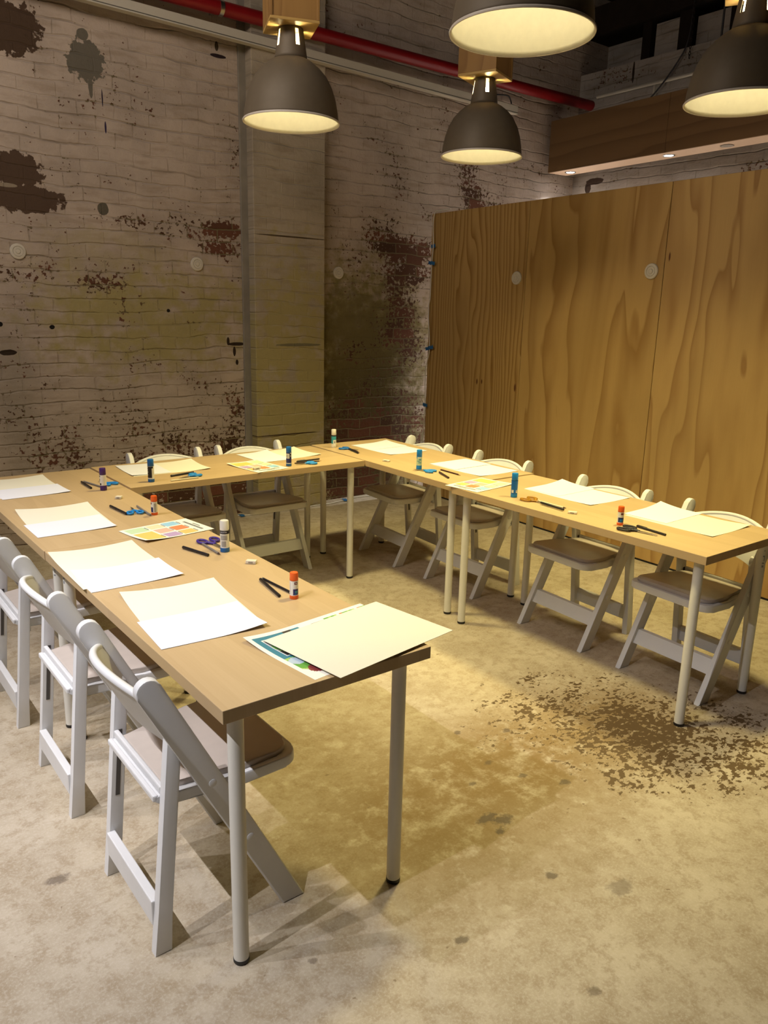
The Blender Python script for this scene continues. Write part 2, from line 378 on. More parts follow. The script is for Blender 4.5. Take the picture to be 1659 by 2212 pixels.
# ------------------------------------------------------------------ the room
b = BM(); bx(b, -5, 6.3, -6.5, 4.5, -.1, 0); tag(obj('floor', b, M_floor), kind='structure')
b = BM(); bx(b, -5, 6.5, -6.5, 4.5, 4.55, 4.65); tag(obj('ceiling', b, M_ceil), kind='structure')
b = BM(); bx(b, -5, 6.3, 4.05, 4.25, 0, 4.55); tag(obj('wall_back', b, M_wall), kind='structure')
b = BM(); bx(b, 2.24, 2.86, 3.95, 4.05, 0, 4.55, .006, 2); tag(obj('trim_1', b, M_pil), kind='structure')
b = BM(); bx(b, 2.185, 2.245, 4.035, 4.06, 0, 4.55, .004, 1); tag(obj('trim_2', b, M_concrete_strip), kind='structure')
b = BM(); bx(b, 5.87, 6.1, -6.5, 4.05, 0, 3.835); bx(b, 6.25, 6.35, -6.5, 4.05, 3.835, 4.55)
for (y0, y1, z1) in [(3.10, 3.34, 4.14), (2.63, 2.93, 4.10), (1.9, 2.42, 4.12), (3.47, 3.93, 4.02)]: bx(b, 6.0 if y0 < 3.4 else 6.12, 6.25, y0, y1, 3.835, z1)
tag(obj('wall_right', b, M_wr), kind='structure')
for k, (y0, y1) in enumerate([(3.36, 3.45), (2.95, 3.08), (2.45, 2.6), (1.6, 1.88)]):
    b = BM(); bx(b, 5.95, 6.25, y0, y1, 3.835, 4.55, .006); tag(obj('trim_%d' % (k+3), b, M_joist), kind='structure')
b = BM(); bx(b, 5.88, 6.25, -2, 4.05, 4.16, 4.40); tag(obj('trim_7', b, M_joist), kind='structure')
b = BM(); bx(b, -5.1, -5, -6.5, 4.25, 0, 4.55); tag(obj('wall_left', b, M_plain), kind='structure')
b = BM(); bx(b, -5, 6.3, -6.6, -6.5, 0, 4.55); tag(obj('wall_front', b, M_plain), kind='structure')

# plywood partition (local x = along wall after rotation is kept along y)
ang = -math.atan(.036)
part = empty('plywood_partition', (3.745-.036*.64, 0, 0), ang, 'tall pine plywood partition wall behind the right-hand row of tables', 'partition')
for (y0, y1, m) in [(2.716, 3.84, M_ply1), (1.534, 2.712, M_ply2), (.335, 1.530, M_ply3), (-.87, .331, M_ply4)]:
    b = BM(); bx(b, 0, .018, y0, y1, .014, 2.39, .0015); obj('plywood_panel', b, m, part)
b = BM(); bx(b, .018, .08, -.87, 3.84, .014, 2.388); obj('stud_frame', b, M_plysoff, part)
b = BM(); bx(b, .006, .075, -.87, 3.84, 0, .014); obj('floor_gap_strip', b, M_black, part)

# bulkhead with downlights behind the partition
bk = empty('light_bulkhead', (5.40, 3.97, 2.903), math.radians(-3.0)+0, 'boxed plywood light bulkhead hanging behind and above the partition', 'bulkhead')
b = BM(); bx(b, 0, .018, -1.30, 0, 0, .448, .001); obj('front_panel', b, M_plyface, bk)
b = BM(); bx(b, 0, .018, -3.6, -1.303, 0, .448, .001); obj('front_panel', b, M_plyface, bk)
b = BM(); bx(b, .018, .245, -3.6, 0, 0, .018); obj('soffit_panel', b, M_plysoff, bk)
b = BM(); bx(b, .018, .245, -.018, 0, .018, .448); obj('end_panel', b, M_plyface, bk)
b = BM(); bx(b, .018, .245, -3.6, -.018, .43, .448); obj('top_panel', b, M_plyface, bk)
for (ly, on) in [(-.17, 1), (-1.25, 1), (-1.78, 0), (-2.5, 1), (-3.2, 1)]:
    b = BM(); lathe(b, [(.052, -.004), (.05, -.006), (.038, -.003), (.036, .001), (.052, .001)], 28)
    o = obj('downlight', b, M_steel if on else M_downoff, bk, 40); o.location = (.125, ly, 0)
    b = BM(); lathe(b, [(0, -.0025), (.0365, -.0025), (.0365, 0)], 28); q = obj('lens', b, M_down if on else M_downoff, o)
    if on:
        c_ = bk.matrix_basis @ Vector((.125, ly, -.012)); lamp_data('SPOT', 'downlight_beam', DOWN_W, (.93, .95, 1.0), c_, c_-Vector((0, 0, 1)), spot_size=math.radians(110), spot_blend=.7, shadow_soft_size=.03)
for ly in (-1.62, -3.0):
    b = BM(); tube(b, [(.12, ly, .44), (.12, ly, 1.65)], .008, 8); obj('hanger_rod', b, M_wire, bk)

# red sprinkler pipe, trunking and small services
def P_pipe(x): return (x, 3.902, 3.518+(x-2.283)*.0083)
pp = empty('sprinkler_pipe', P_pipe(2.0), 0, 'long red fire sprinkler pipe running high along the brick wall', 'pipe')
def rel(p, o): return Vector(p)-Vector(o.location)
b = BM(); tube(b, [rel(P_pipe(.4), pp), rel(P_pipe(2.9), pp), rel(P_pipe(5.868), pp)], .0455, 24); obj('pipe_run', b, M_red, pp, 40)
for xx in (1.99, 4.4):
    b = BM(); c = Vector(rel(P_pipe(xx), pp))
    for k in range(24):
        pass
    lathe(b, [(.046, -.014), (.050, -.014), (.050, .014), (.046, .014), (.046, -.014)], 24, M=Matrix.Translation(c) @ Matrix.Rotation(PI/2, 4, 'Y'))
    bx(b, c.x-.012, c.x+.012, c.y+.046, c.y+.146, c.z-.01, c.z+.01); obj('pipe_clip', b, M_steel, pp, 40)
b = BM(); lathe(b, [(.046, -.03), (.0475, -.03), (.0475, .03), (.046, .03)], 24, M=Matrix.Translation(rel(P_pipe(2.72), pp)) @ Matrix.Rotation(PI/2, 4, 'Y')); obj('pipe_coupling', b, M_red, pp, 40)
tr = empty('cable_trunking', (2.5, 3.925, 3.375), math.radians(0), 'slim cream cable trunking strip below the red pipe', 'trunking')
tr.rotation_euler = (0, math.radians(.62), 0)
b = BM(); bx(b, -2.2, 2.37, -.025, .025, -.018, .036, .002); obj('trunking_body', b, M_trunk, tr)
b = BM(); bx(b, -2.2, 2.37, -.026, .025, -.023, -.018); obj('trunking_groove', b, M_groove, tr)
b = BM(); bx(b, -2.2, 2.37, -.028, .025, -.032, -.023, .001); obj('trunking_lip', b, M_trunk, tr)
b = BM(); tube(b, spline([(4.50, 3.90, 3.415), (4.62, 3.88, 3.43), (4.72, 3.885, 3.44), (4.79, 3.92, 3.425), (4.81, 3.925, 3.398)]), .006, 8); tag(obj('trunking_tail_wire', b, M_wire, None, 60), 'short black wire curling over the right end of the trunking', 'wire')
b = BM(); tube(b, [(5.85, 3.82, 3.607), (5.85, 2.4, 3.612)], .016, 10)
bx(b, 5.845, 5.875, 3.188, 3.206, 3.48, 3.60); bx(b, 5.845, 5.875, 2.5, 2.52, 3.48, 3.60)
tag(obj('ledge_conduit', b, M_trunk, None, 40), 'thin pale conduit along the far wall above the bulkhead', 'conduit')
b = BM(); tube(b, spline([(5.80, 3.36, 3.36), (5.82, 3.15, 3.53), (5.83, 2.98, 3.72), (5.84, 2.90, 3.88), (5.86, 2.89, 4.18)]), .007, 8); tag(obj('hanging_wire', b, M_wire, None, 60), 'black wire rising from the bulkhead into the dark rafters', 'wire')
ch = BM()
for k in range(16):
    lathe(ch, [(.008, -.003), (.012, 0), (.008, .003), (.005, 0), (.008, -.003)], 10, M=Matrix.Translation((5.82, 2.86, 3.74+k*.026)) @ Matrix.Rotation(PI/2*(k % 2), 4, 'Z') @ Matrix.Rotation(PI/2, 4, 'X') @ Matrix.Scale(1.5, 4, (0, 1, 0)))
tag(obj('hanging_chain', ch, M_joist, None, 60), 'dark link chain hanging from the rafters beside the far right lamp', 'chain')

# round white wall discs
def disc(loc, axis, label):
    M = Matrix.Rotation(PI/2, 4, 'X') if axis == 'y' else (Matrix.Rotation(-PI/2, 4, 'Y'))
    d = empty('wall_disc', loc, 0, label, 'disc', 'round white wall discs')
    b = BM(); lathe(b, [(.048, 0), (.048, .008), (.045, .012), (.032, .014), (.030, .0105), (.029, .0105), (.0285, .013), (0.016, .013), (.015, .011), (.0145, .013), (0, .0135)], 36, M=M); obj('disc_plate', b, M_disc, d, 30)
    b = BM(); lathe(b, [(.0135, .0125), (.012, .016), (0, .0165)], 24, M=M); obj('centre_boss', b, M_disc, d, 30)
disc((.630, 4.05, 1.90), 'y', 'white round disc on the brick wall near the left edge of the photo')
disc((1.828, 4.05, 1.888), 'y', 'white round disc on the brick wall left of the pilaster')
disc((3.055, 4.05, 1.885), 'y', 'white round disc on the brick recess right of the pilaster')
disc((3.822, 2.80, 1.855), 'x', 'white round disc on the tight-grained plywood panel')
disc((3.779, 1.616, 1.872), 'x', 'white round disc at the right edge of the middle plywood panel')

# white cable taped along partition edge and floor
cp = [(3.83, 3.56, 2.402), (3.838, 3.70, 2.402), (3.845, 3.765, 2.395), (3.848, 3.79, 2.31), (3.848, 3.778, 2.13), (3.85, 3.793, 1.995), (3.85, 3.797, 1.72), (3.85, 3.815, 1.61), (3.85, 3.782, 1.29), (3.85, 3.825, 1.10), (3.852, 3.815, .79), (3.855, 3.833, .55), (3.86, 3.86, .2), (3.80, 3.90, .03),
      (3.60, 3.93, .006), (3.33, 3.97, .006), (3.20, 3.985, .006), (3.06, 3.95, .006), (2.88, 3.91, .006), (2.73, 3.92, .006), (2.45, 3.91, .006), (2.18, 3.93, .006), (2.0, 3.975, .006), (1.6, 4.0, .006), (.9, 3.99, .006)]
cp = [(x-.018 if z > .1 else x, y, z) for x, y, z in cp]
b = BM(); tube(b, spline(cp, 6), .0042, 8); tag(obj('power_cable', b, M_cable, None, 60), 'thin white cable taped down the edge of the plywood partition', 'cable')
def tape(M, label, L=.085, W=.03):
    b = BM(); n = 6
    vs = [[b.verts.new(((i/n-.5)*L, (j-.5)*W+.003*math.sin(i*2.1+j), .005*math.exp(-((i/n-.5)*6)**2)+.0012)) for i in range(n+1)] for j in (0, 1)]
    for i in range(n): b.faces.new((vs[0][i], vs[0][i+1], vs[1][i+1], vs[1][i]))
    r = bmesh.ops.extrude_face_region(b, geom=b.faces[:])
    for v in r['geom']:
        if isinstance(v, bmesh.types.BMVert): v.co.z -= .0012
    bmesh.ops.transform(b, matrix=M, verts=b.verts[:])
    tag(obj('tape_strip', b, M_tape), label, 'tape', 'blue tape strips on the white cable')
for (y, z, a, lab, L) in [(3.782, 2.13, .15, 'highest strip of blue tape on the cable at the partition edge', .05), (3.795, 1.995, -.1, 'second strip of blue tape from the top of the partition edge', .08), (3.785, 1.294, .25, 'strip of blue tape halfway down the partition edge', .10), (3.815, .80, -.1, 'lowest strip of blue tape on the partition edge, near chair height', .06)]:
    tape(Matrix.Translation((3.857-.018-.006, y, z)) @ Matrix.Rotation(-PI/2, 4, 'Z') @ Matrix.Rotation(PI/2, 4, 'X') @ Matrix.Rotation(a, 4, 'Z'), lab, L, .028)
tape(Matrix.Translation((3.08, 3.955, .0065)) @ Matrix.Rotation(1.2, 4, 'Z'), 'blue tape holding the floor cable beneath the back corner of the tables', .09, .035)
tape(Matrix.Translation((2.09, 3.955, .0065)) @ Matrix.Rotation(1.5, 4, 'Z'), 'blue tape holding the floor cable behind the back-table chairs', .07, .035)

# ------------------------------------------------------------------ pendant lamps
dome = [(.2255, 0), (.2225, .014), (.219, .05), (.209, .10), (.192, .15), (.167, .195), (.137, .228), (.106, .252), (.078, .268)]
def make_lamp(x, y, rot, slot0, label, z=2.443):
    L = empty('pendant_lamp', (x, y, z), 0, label, 'lamp', 'pendant lamps over the tables')
    b = BM(); lathe(b, dome, 64); o = obj('lamp_shade', b, [M_shade, M_shin, M_rim], L, 60)
    sm = o.modifiers.new('skin', 'SOLIDIFY'); sm.thickness = .003; sm.offset = -1; sm.material_offset = 1; sm.material_offset_rim = 2
    b = BM(); lathe(b, [(.2225, .003), (.2245, -.003), (.228, -.003), (.2295, .002), (.227, .006), (.2225, .003)], 64); obj('rolled_rim', b, M_rim, L, 60)
    nz = [.266, .28, .30, .310, .318, .340, .365, .387, .392, .397]
    neck = [(.0765-.0195*(zz-.266)/.131, zz) for zz in nz]
    n = 64
    def sk(i, k): return 4 <= i < 7+0 and ((k-slot0) % 16) in (0, 1, 2)
    b = BM(); lathe(b, neck, n, skip=sk); o = obj('lamp_neck', b, [M_shade, M_shin, M_shade], L, 60)
    sm = o.modifiers.new('skin', 'SOLIDIFY'); sm.thickness = .0025; sm.offset = -1; sm.material_offset = 1
    b = BM(); lathe(b, [(0, .275), (.014, .278), (.026, .29), (.031, .307), (.028, .325), (.018, .343), (.014, .352), (0, .352)], 24); obj('bulb', b, M_bulb, L, 60)
    b = BM(); lathe(b, [(0, .352), (.016, .352), (.016, .397), (0, .397)], 20); obj('bulb_socket', b, M_wp, L, 40)
    lamp_data('SPOT', 'lamp_light', LAMP_W, LAMP_COL, (x, y, z+.02), (x, y, 0), spot_size=math.radians(134), spot_blend=1.0, shadow_soft_size=.10)
    lamp_data('SPOT', 'lamp_light', LAMP_N, LAMP_COL, (x, y, z+.02), (x, y, 0), spot_size=math.radians(84), spot_blend=1.0, shadow_soft_size=.10)
    h = .1125
    R = Matrix.Rotation(rot, 4, 'Z')
    b = BM(); bx(b, -h, h, -h, h, .397, .409, .001, 1, 0, R); obj('base_plate', b, M_plate, L)
    b = BM(); bx(b, -h+.006, h-.006, -h+.006, h-.006, .409, 4.55-z, .002, 1, 0, R); bx(b, -h, -h+.012, -h, h, .409, 4.55-z, .001, 1, 0, R); bx(b, h-.012, h, -h, h, .409, 4.55-z, .001, 1, 0, R); obj('mounting_box', b, M_box, L)
    return L
make_lamp(1.424, 2.060, math.radians(-21), 14, 'bronze dome pendant lamp left of the others, in front of the pilaster')
make_lamp(2.640, 2.021, math.radians(21), 9, 'smallest-looking bronze pendant lamp, hanging below the largest near shade')
make_lamp(1.332, 0.508, math.radians(-10), 3, 'nearest bronze pendant lamp, its shade cut by the top edge of the photo')
make_lamp(2.600, 0.470, math.radians(30), 13, 'bronze pendant lamp at the right edge of the photo, before the bulkhead')

# ------------------------------------------------------------------ tables (1.40 x 0.60, round legs)
TH, TT = .734, .034
def make_table():
    t = empty('trestle_table')
    b = BM(); bx(b, 0, .6, 0, 1.4, TH-TT, TH, .0016, 2); obj('tabletop', b, M_top, t)
    for (lx, ly) in ((.058, .058), (.542, .058), (.058, 1.342), (.542, 1.342)):
        b = BM(); lathe(b, [(0, .012), (.0195, .012), (.0195, TH-TT-.004), (.032, TH-TT-.004), (.032, TH-TT), (0, TH-TT)], 28, M=Matrix.Translation((lx, ly, 0))); lg = obj('leg', b, M_leg, t, 40)
        b = BM(); lathe(b, [(0, 0), (.0185, 0), (.0203, .003), (.0203, .0125), (0, .0125)], 28, M=Matrix.Translation((lx, ly, 0))); obj('foot_cap', b, M_cap, lg, 40)
    return t
T0 = make_table()
TABLES = [(0, 0, 0, 'beech-top table with white legs at the near end of the left row'),
    (-.0023, 1.4015, 0, 'beech-top table at the far end of the left row, by the brick wall'),
    (.6118+1.400, 2.2262, PI/2, 'beech-top table across the back joining the left and right rows'),
    (1.9995, 1.4494, -.0254, 'beech-top table at the far end of the right row, in the back corner'),
    (1.9653, .0197, -.0026, 'beech-top table at the near end of the right row, cut by the right edge')]
for i, (x, y, a, lab) in enumerate(TABLES):
    t = T0 if i == 0 else copy_tree(T0)
    t.location = (x, y, 0); t.rotation_euler = (0, 0, a); tag(t, lab, 'table', 'beech-top tables in a U')

# small printed stickers near the tops of a few legs
def sticker(ti, li, z, a, marks):
    ts = [o for o in bpy.data.objects if o.name.startswith('trestle_table')]; ts.sort(key=lambda o: o.name)
    t = ts[ti]; lg = [c for c in children_of(t) if c.name.startswith('leg')]; lg.sort(key=lambda o: o.name)
    b = BM(); lx, ly = ((.058, .058), (.542, .058), (.058, 1.342), (.542, 1.342))[li]
    for (dz, h, a0, a1) in marks:
        r = .01975; n = 5
        P = [[b.verts.new((lx+r*math.cos(a+a0+(a1-a0)*k/n), ly+r*math.sin(a+a0+(a1-a0)*k/n), z+dz+q*h)) for k in range(n+1)] for q in (0, 1)]
        for k in range(n): b.faces.new((P[0][k], P[0][k+1], P[1][k+1], P[1][k]))
    obj('printed_sticker', b, M_ink, lg[li])
MK = [(0, .006, -.2, .25), (.012, .024, .05, .22), (.030, .006, -.2, .22), (-.016, .010, -.2, .2), (.055, .004, -.1, .2)]
sticker(4, 1, .60, math.radians(-128), MK)
sticker(0, 2, .64, math.radians(-160), MK); sticker(1, 0, .62, math.radians(-150), MK[:3])

# ------------------------------------------------------------------ folding chairs
FX, TX, TZ, HW = .19, -.185, .738, .0305
def make_chair():
    c = empty('folding_chair')
    a = Vector((FX-TX, -TZ)); a.normalize(); nrm = Vector((a.y, -a.x))   # nrm points backwards/down
    def onz(side):   # where the rail edge meets the floor
        p = Vector((TX, TZ))+nrm*HW*side; t = -p.y/a.y; return (p.x+a.x*t, 0)
    for s in (-1, 1):
        arc = []
        a0 = math.atan2(nrm.y, nrm.x)
        for k in range(11):
            th = a0 - PI*k/10
            arc.append((TX+HW*math.cos(th), TZ+HW*math.sin(th)))
        pts = [onz(1)]+arc+[onz(-1)]
        b = BM(); y0, y1 = (.196, .222) if s > 0 else (-.222, -.196)
        prism(b, pts, 'y', y0, y1, .0045, 2); rl = obj('side_rail', b, M_resin, c, 35)
        for (d, nm) in ((.52, 'pivot_cap'), (.30, 'pivot_cap')):
            p = Vector((TX, TZ))+a*(.841-d)*1.0
            b = BM(); lathe(b, [(.0, .0025), (.0075, .0025), (.0105, .0012), (.0105, -.002)], 20, M=Matrix.Translation((p.x, s*.222, p.y)) @ Matrix.Rotation(-s*PI/2, 4, 'X')); obj(nm, b, M_resin, rl, 30)
        yl0, yl1 = (.164, .194) if s > 0 else (-.194, -.164)
        lp = [(-.197, 0), (-.152, 0), (-.148, .10), (-.102, .575), (-.108, .592), (-.122, .598), (-.134, .592), (-.139, .578), (-.182, .13)]
        b = BM(); prism(b, lp, 'y', yl0, yl1, .003, 2); lg = obj('rear_leg', b, M_resin, c, 35)
        yy = .164 if s > 0 else -.164
        b = BM(); bx(b, -.006, .006, -.0012, .0012, 0, .20, M=Matrix.Translation((-.1525, yy, .25)) @ Matrix.Rotation(.094, 4, 'Y')); obj('guide_slot', b, M_slot, lg)
        b = BM(); lathe(b, [(0, .002), (.0065, .0015), (.007, -.002)], 16, M=Matrix.Translation((-.121, yy, .575)) @ Matrix.Rotation(s*PI/2, 4, 'X')); obj('bolt', b, M_screw, lg, 40)
    # rear stretcher, front stretcher
    b = BM(); bx(b, -.190, -.166, -.166, .166, .070, .142, .003, 2); obj('rear_stretcher', b, M_resin, c)
    pF = lambda z: FX-(FX-TX)*z/TZ
    b = BM(); prism(b, [(pF(.115)-.012, .115), (pF(.115)+.012, .115), (pF(.175)+.012, .175), (pF(.175)-.012, .175)], 'y', -.198, .198, .003, 2); obj('front_stretcher', b, M_resin, c)
    # curved back panel
    b = BM(); N, K = 24, 6; fr, bk = [], []
    n3 = Vector((nrm.x, 0, nrm.y)); a3 = Vector((a.x, 0, a.y)); T3 = Vector((TX, 0, TZ))
    for i in range(N+1):
        t = -1+2*i/N; q = 1-t*t
        s0 = .052-.060*q; s1 = .215-.050*q
        rf, rb = [], []
        for j in range(K+1):
            sss = s0+(s1-s0)*j/K
            base = T3+a3*sss+n3*(.004+.036*q)+Vector((0, t*.199, 0))
            thk = .0095 if 0 < j < K else .007
            rf.append(b.verts.new(base-n3*thk)); rb.append(b.verts.new(base+n3*thk))
        fr.append(rf); bk.append(rb)
    for i in range(N):
        for j in range(K):
            b.faces.new((fr[i][j], fr[i+1][j], fr[i+1][j+1], fr[i][j+1])); b.faces.new((bk[i][j], bk[i][j+1], bk[i+1][j+1], bk[i+1][j]))
        b.faces.new((fr[i][0], bk[i][0], bk[i+1][0], fr[i+1][0])); b.faces.new((fr[i][K], fr[i+1][K], bk[i+1][K], bk[i][K]))
    for i in (0, N):
        for j in range(K): b.faces.new((fr[i][j], fr[i][j+1], bk[i][j+1], bk[i][j]))
    obj('back_panel', b, M_resin, c, 40)
    b = BM(); tube(b, [T3+a3*(.052-.060*(1-t*t))+n3*(.004+.036*(1-t*t))+Vector((0, t*.197, 0)) for t in [-1+2*i/24 for i in range(25)]], .0105, 10); obj('top_roll', b, M_resin, c, 60)
    # seat frame and cushion
    def outline(ins):
        w0, w1 = .163-ins, .204-ins
        p = [(-.150+ins, -w0), (-.02, -w0-.012), (.06, -w1)]
        for k in range(7):
            th = -PI/2+PI/2*k/6; r = .045
            p.append((.222-ins-r+r*math.cos(th), -w1+r+r*math.sin(th)))
        return p+[(x, -y) for x, y in p[::-1]]
    tilt = Matrix.Translation((0, 0, .42)) @ Matrix.Rotation(-.045, 4, 'Y') @ Matrix.Translation((0, 0, -.42))
    b = BM(); prism(b, outline(0), 'z', .398, .430, .005, 2); bmesh.ops.transform(b, matrix=tilt, verts=b.verts[:]); st = obj('seat', b, M_resin, c, 35)
    b = BM(); prism(b, outline(.017), 'z', .4285, .447, .006, 3); bmesh.ops.transform(b, matrix=tilt, verts=b.verts[:]); obj('seat_cushion', b, M_pad, c, 50)
    b = BM(); prism(b, [(-.166, .428), (-.166, .416), (-.118, .372), (-.110, .374), (-.110, .41), (-.15, .428)], 'y', -.163, .163, .002, 1); bx(b, -.170, -.156, -.163, .163, .414, .432, .004, 2); bx(b, -.152, -.138, -.163, .163, .428, .452, .004, 2); obj('seat_rear_bar', b, M_resin, c)
    return c
C0 = make_chair()
CHAIRS = [(.085, .385, 0, 'white folding chair nearest the camera on the left aisle', 'left row chairs'),
    (.080, 1.068, 0, 'white folding chair second from the camera on the left aisle', 'left row chairs'),
    (.080, 1.745, 0, 'white folding chair third from the camera on the left aisle, cut by the photo edge', 'left row chairs'),
    (1.083, 2.775, -PI/2, 'white folding chair at the left of the back table, facing the room', 'back table chairs'),
    (1.635, 2.775, -PI/2, 'white folding chair at the right of the back table, facing the room', 'back table chairs'),
    (2.545, 2.488, math.radians(175.5), 'white folding chair in the back corner, farthest along the plywood', 'right row chairs'),
    (2.545, 1.800, math.radians(179), 'white folding chair second from the back corner along the plywood', 'right row chairs'),
    (2.485, .961, math.radians(176.7), 'white folding chair second from the right edge, facing left by the plywood', 'right row chairs'),
    (2.468, .323, math.radians(176.5), 'white folding chair at the right edge, nearest end of the plywood side', 'right row chairs')]
for i, (x, y, a, lab, grp) in enumerate(CHAIRS):
    c = C0 if i == 0 else copy_tree(C0)
    c.location = (x, y, 0); c.rotation_euler = (0, 0, a); tag(c, lab, 'chair', grp)

# ------------------------------------------------------------------ paper
def sheet(name, L, W, z, cx, cy, a, mat, label, cat, group, curls=(0, 0, 0, 0), base=.0, thick=.0006, nx=14, ny=10, paintf=None, mats=None):
    """L along local x, W along local y; curls lift corners (--, +-, ++, -+)"""
    b = BM(); V = []
    for j in range(ny+1):
        row = []
        for i in range(nx+1):
            u, v = i/nx, j/ny
            h = 0
            for (cu, cv), k in zip(((0, 0), (1, 0), (1, 1), (0, 1)), curls):
                d = max(0, 1-(abs(u-cu)*L+abs(v-cv)*W)/.16); h += k*d*d
            row.append(b.verts.new(((u-.5)*L, (v-.5)*W, h)))
        V.append(row)
    for j in range(ny):
        for i in range(nx):
            f = b.faces.new((V[j][i], V[j][i+1], V[j+1][i+1], V[j+1][i]))
            if paintf: f.material_index = paintf((i+.5)/nx, (j+.5)/ny)
    o = obj(name, b, mats or mat)
    m = o.modifiers.new('thickness', 'SOLIDIFY'); m.thickness = thick; m.offset = 1
    o.location = (cx, cy, z); o.rotation_euler = (0, 0, a)
    return tag(o, label, cat, group)
A3, A4 = (.42, .297), (.297, .21)
ZT = TH+.0004
PLACES = [ # name, A3 (x,y,angle), A4 (x,y,angle)
    ('nearest place on the left row', (.190, .600, math.radians(84)), (.170, .470, math.radians(-4)), (.0, .012, .006, .0)),
    ('second place from the camera on the left row', (.142, 1.138, math.radians(89)), (.149, .991, math.radians(0)), (.0, .006, .004, .014)),
    ('third place from the camera on the left row', (.186, 1.822, math.radians(87)), (.172, 1.686, math.radians(0)), (.0, .004, .004, .0)),
    ('far end place on the left row', (.190, 2.515, math.radians(90)), (.200, 2.386, math.radians(1)), (.0, .004, .0, .0)),
    ('left place on the back table', (.938, 2.610, math.radians(-3)), (.826, 2.626, math.radians(87)), (.0, .0, .003, .004)),
    ('right place on the back table', (1.675, 2.645, math.radians(3)), (1.566, 2.622, math.radians(92)), (.0, .012, .0, .0)),
    ('back corner place on the right row', (2.405, 2.500, math.radians(90)), (2.412, 2.606, math.radians(3)), (.0, .0, .010, .0)),
    ('second place from the back corner on the right row', (2.423, 1.735, math.radians(90)), (2.428, 1.846, math.radians(2)), (.0, .0, .0, .0)),
    ('third place from the back corner on the right row', (2.400, .978, math.radians(89)), (2.415, 1.090, math.radians(2)), (.0, .0, .014, .0)),
    ('near end place on the right row', (2.386, .366, math.radians(90)), (2.410, .494, math.radians(2)), (.0, .0, .016, .0))]
for i, (pl, a3, a4, cu) in enumerate(PLACES):
    sheet('drawing_sheet', *A3, ZT, *a3, M_cream if i not in (6, 7, 8) else M_white, ('large cream drawing sheet' if i not in (6, 7, 8) else 'large white drawing sheet')+' at the '+pl, 'paper', 'large drawing sheets', ((0, .008, .010, 0) if i < 6 else (.003, 0, 0, .004) if i < 9 else (.008, 0, 0, .003)))
    sheet('copy_paper_sheet', *A4, ZT+.0014, *a4, M_white, 'smaller white sheet at the '+pl, 'paper', 'smaller white sheets', cu)

# colour charts
def chart_mat_index(u, v):
    # u: 0 bottom .. 1 title end; v: 0..1 across
    if u > .80 or u < .05 or v < .055 or v > .945: return 0
    col = 0 if u < .33 else (1 if u < .57 else 2)
    e = [(.05, .31), (.345, .555), (.585, .78)][col]
    if not (e[0] < u < e[1]): return 0
    if col == 0:
        if .055 < v < .60: return 1
        if .64 < v < .945: return 2
        return 0
    k = int(v*3); lo, hi = k/3+.02, (k+1)/3-.02
    if not (lo < v < hi): return 0
    return {1: {0: 5, 1: 4, 2: 3}, 2: {0: 8, 1: 7, 2: 6}}[col][k]
CM = [M_cream, M_pal['yel'], M_pal['grn'], M_pal['pch'], M_pal['pnk'], M_pal['lil'], M_pal['blu'], M_pal['red'], M_pal['org']]
M_chartp = flat('chart_paper', (.80, .78, .70), .8, .2, 0, .01)
CM[0] = M_chartp; CM.append(M_ink)
def chart(cx, cy, a, label, curls):
    o = sheet('colour_chart', *A4, ZT+.0022, cx, cy, a, None, label, 'chart', 'printed colour charts', curls, nx=60, ny=42, paintf=chart_mat_index, mats=CM)
    b = BM()   # printed heading and captions, as small grey strokes
    rnd = random.Random(3)
    y = -.075
    while y < .065:
        wd = rnd.uniform(.004, .009)
        bx(b, .108, .118, y, y+wd*.6, .0008, .0010); y += wd*.6+.0028
    y = -.03
    while y < .02: bx(b, .127, .131, y, y+.004, .0008, .0010); y += .0065
    for (xx, ys) in ((.0865, (-.095, -.03, .035)), (.018, (-.095, -.03, .035)), (-.055, (-.095, .035))):
        for yy in ys: bx(b, xx, xx+.003, yy+.012, yy+.045, .0008, .0010)
    me = bpy.data.meshes.new('ink'); b.to_mesh(me); b.free()
    bm2 = BM(); bm2.from_mesh(o.data); n0 = len(bm2.faces); bm2.from_mesh(me)
    bm2.faces.ensure_lookup_table()
    for f in bm2.faces[n0:]: f.material_index = len(CM)-1
    bm2.to_mesh(o.data); bm2.free(); bpy.data.meshes.remove(me)
chart(.463, 1.424, math.radians(8), 'printed colour chart on the left row beside the white glue stick', (.010, 0, 0, 0))
chart(1.388, 2.385, math.radians(-82), 'printed colour chart on the back table with an eraser on it', (.008, 0, 0, .004))
chart(2.118, 1.372, math.radians(187), 'printed colour chart overhanging the inner edge of the right row', (0, 0, .0, .004))

